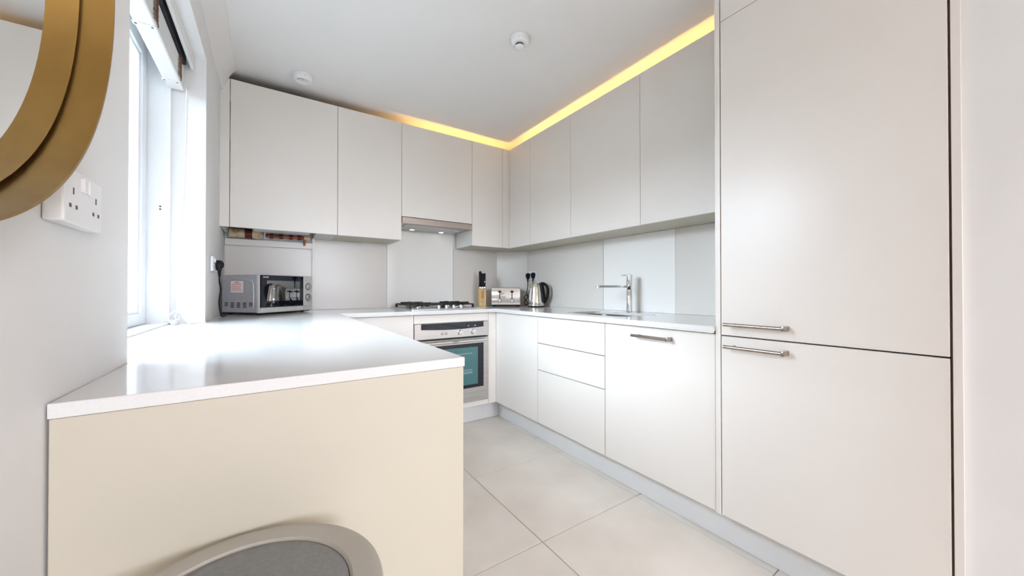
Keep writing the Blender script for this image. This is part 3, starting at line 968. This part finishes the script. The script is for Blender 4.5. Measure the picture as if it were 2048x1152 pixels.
# ================================================================== BLIND
t = thing('venetian_blind', 'white slatted blind drawn up at the head of the window', 'blind', (-.35, 1.58, 1.92))
BY0, BY1 = 1.045, 2.118
part('bottom_rail', G().box(-.378, -.322, BY0, BY1, 1.920, 1.936, .006), 'slat', t)
sl = None
for k in range(13):
    z = 1.937 + k * .0072
    if sl is None:
        sl = part('slat', G().box(-.377, -.325, BY0 + .002, BY1 - .002, z, z + .0035, .001, 1), 'slat', t)
    else:
        o = sl.copy()
        C.link(o)
        o.parent = t
        o.location = (0, 0, k * .0072)
part('headrail', G().box(-.385, -.318, BY0 - .005, BY1 + .004, 2.040, 2.0895, .001), 'metal_and_shade', t)  # headrail coloured dark to stand in for deep shade behind the valance
part('valance', G().box(-.304, -.292, BY0 - .012, BY1 + .008, 2.030, 2.0905, .003), 'slat', t)
for y in (1.30, 1.655, 2.035):
    g = G()
    g.box(-.380, -.322, y - .010, y + .010, 1.9165, 1.9198, .001)
    cl = part('ladder_clip', g, 'slat', t)
    g = G()
    for x in (-.372, -.332):
        g.cyl((x, y - .002, 1.9166), (x, y - .002, 1.9155), .0035, n=10)
    part('cord_hole', g, 'ink', cl)
    g = G()
    for k in range(12):
        z = 1.938 + k * .0078
        yy = y + random.uniform(-.004, .004)
        g.tube(smooth_path([(-.325, yy + .026, z), (-.3215, yy + .014, z + .001), (-.3205, yy, z + .002), (-.3215, yy - .014, z + .003), (-.325, yy - .026, z + .004)], 3), .0016, 5)
    part('ladder_cord', g, 'ladder', t)
# pull cord with its bundle on the worktop
g = G()
g.tube(smooth_path([(-.3085, 2.075, 1.925), (-.311, 2.075, 1.70), (-.318, 2.08, 1.45), (-.328, 2.085, 1.20), (-.3385, 2.09, .985), (-.336, 2.09, .955)]), .0022, 6)
g.tube(smooth_path([(-.3055, 2.077, 1.925), (-.309, 2.077, 1.70), (-.316, 2.082, 1.45), (-.326, 2.087, 1.20), (-.333, 2.092, .985), (-.336, 2.09, .955)]), .0022, 6)
part('pull_cord', g, 'cord', t)
g = G()
base = Vector((-.343, 2.072, .904))
for k in range(5):
    ring = []
    for q in range(25):
        a = 2 * PI * q / 24
        ring.append(base + Vector((.010 * math.cos(a + k), .026 * math.sin(a + k), .0035 * k + .002 * math.sin(2 * a + k))))
    g.tube(ring, .0026, 6)
g.tube(smooth_path([(-.336, 2.09, .956), (-.350, 2.075, .952), (-.358, 2.055, .935), (-.352, 2.045, .912), (-.343, 2.05, .908)]), .0022, 6)
g.tube(smooth_path([(-.336, 2.09, .956), (-.325, 2.088, .945), (-.310, 2.080, .922), (-.296, 2.070, .9045), (-.280, 2.085, .9035), (-.264, 2.10, .9035)]), .0028, 6)
g.tube(smooth_path([(-.336, 2.09, .953), (-.342, 2.08, .935), (-.335, 2.07, .918), (-.328, 2.075, .925), (-.333, 2.09, .94), (-.336, 2.09, .953)]), .0022, 6)
g.tube(smooth_path([(-.296, 2.072, .9035), (-.278, 2.095, .9035), (-.258, 2.108, .9035), (-.245, 2.118, .9035)]), .0022, 6)
part('cord_bundle', g, 'cord', t)

# ================================================================== SMOKE DETECTORS
t = thing('smoke_detector', 'round white smoke alarm with raised centre in the middle of the ceiling', 'smoke alarm', (1.092, 1.565, ZC))
part('base', G().lathe([(0, -.0003), (.050, -.0003), (.052, -.004), (.052, -.013), (.050, -.016), (0, -.016)], n=40), 'pvc', t, local=True)
part('cover', G().lathe([(.049, -.0162), (.047, -.026), (.040, -.032), (.028, -.033), (0, -.033)], n=40), 'pvc', t, local=True)
g = G()
for k in range(10):
    a = 2 * PI * k / 10
    g.box(.016, .021, -.0045, .0045, -.044, -.0332, .0005, 1, mtx=RZ(a))
part('vent_cage', g, 'ink', t, local=True)
part('sensor_cap', G().lathe([(0, -.0334), (.0155, -.0334), (.0155, -.043), (.023, -.0445), (.022, -.049), (.014, -.052), (0, -.052)], n=30), 'pvc', t, local=True)
part('indicator', G().cyl((-.03, -.034, -.022), (-.031, -.036, -.0245), .002, n=8), 'ink', t, local=True)
t = thing('smoke_detector', 'flat round white smoke alarm near the left wall units', 'smoke alarm', (.156, 2.590, ZC))
part('base', G().lathe([(0, -.0003), (.054, -.0003), (.056, -.004), (.056, -.013), (.054, -.016), (0, -.016)], n=40), 'pvc', t, local=True)
part('cover', G().lathe([(.053, -.0162), (.053, -.026), (.047, -.034), (.040, -.036), (.038, -.0345), (0, -.0345)], n=40), 'pvc', t, local=True)
part('test_button', G().lathe([(0, -.0346), (.010, -.0346), (.010, -.037), (.007, -.0375), (0, -.0375)], c=(.018, -.012, 0), n=20), 'pvc', t, local=True)
g = G()
g.cyl((.010, -.0535, -.021), (.010, -.0548, -.021), .0022, n=8)
for a in (200, 225, 250, 275):
    x, y = .026 * math.cos(math.radians(a)), .026 * math.sin(math.radians(a))
    g.box(-.005, .005, -.001, .001, -.0350, -.0344, mtx=Matrix.Translation((x, y, 0)) @ RZ(math.radians(a + 90)))
part('sound_slot', g, 'ink', t, local=True)

# ================================================================== STOOL
t = thing('bar_stool', 'round grey bar stool with darker seat centre, touching the front of the cream peninsula', 'stool', (-.034, .5425, .006))
part('seat_rim', G().lathe([(.060, .622), (.150, .624), (.160, .629), (.166, .639), (.166, .650), (.1635, .657), (.158, .660), (.150, .6605), (.128, .659), (.1245, .655), (.1245, .640), (.060, .640)], n=96, closed=True), 'shell', t, local=True)
part('seat_pad', G().lathe([(0, .641), (.1238, .641), (.1238, .6545), (.121, .657), (.112, .6575), (0, .659)], n=80), 'pad', t, local=True, label='dark grey seat centre')
part('column', G().lathe([(0, .006), (.028, .006), (.028, .34), (.019, .345), (.019, .6215), (0, .6215)], n=32), 'chrome', t, local=True)
part('base', G().lathe([(0, -.0052), (.155, -.0052), (.160, -.002), (.157, .002), (.060, .010), (.034, .018), (.0285, .018), (.0285, .0065), (0, .0065)], n=64), 'chrome', t, local=True)
g = G()
g.tube([(.115 * math.cos(2 * PI * k / 40), .115 * math.sin(2 * PI * k / 40), .26) for k in range(41)], .008, 10)
part('foot_ring', g, 'chrome', t, local=True)
g = G()
for k in range(3):
    a = 2 * PI * k / 3 + .5
    g.cyl((.026 * math.cos(a), .026 * math.sin(a), .26), (.113 * math.cos(a), .113 * math.sin(a), .26), .006, n=10)
part('ring_support', g, 'chrome', t, local=True)

for o in bpy.data.objects:
    if o.type == 'MESH' and o.name.split('.')[0] in ('vent', 'print_line', 'dial_print', 'foot', 'rack_line', 'button_ring', 'display_symbol', 'latch_hole', 'pin_hole', 'cord_hole', 'sound_slot', 'vent_cage', 'ladder_cord', 'bread_slot', 'button'):
        o['kind'] = 'stuff'

# ================================================================== OUTSIDE
single('added_backdrop_wall', G().box(-8.6, -.75, 5.4, 5.8, -.3, 6), 'backdrop', 'blue-grey wall added outside the kitchen window to hold back sky light', 'added wall')  # added to tone down the glass and dim sky light on the fridge
struct('floor_outside_added', G().box(-400, -.62, -400, 400, -.5, -.3).box(-.62, 400, -400, -3.32, -.5, -.3), 'added_ground')  # ground added wide and dark to cut upward light
struct('wall_sky_blocker', G().box(-7.4, -7, -14, 14, -.3, 2.2), 'blocker_grey')  # added unseen wall, blocks low sky light on the upper units
struct('wall_reveal_blocker', G().box(-2.1, -.62, .30, .60, -.3, 4.5), 'blocker_grey')  # added unseen wall, keeps sky light off the window reveal
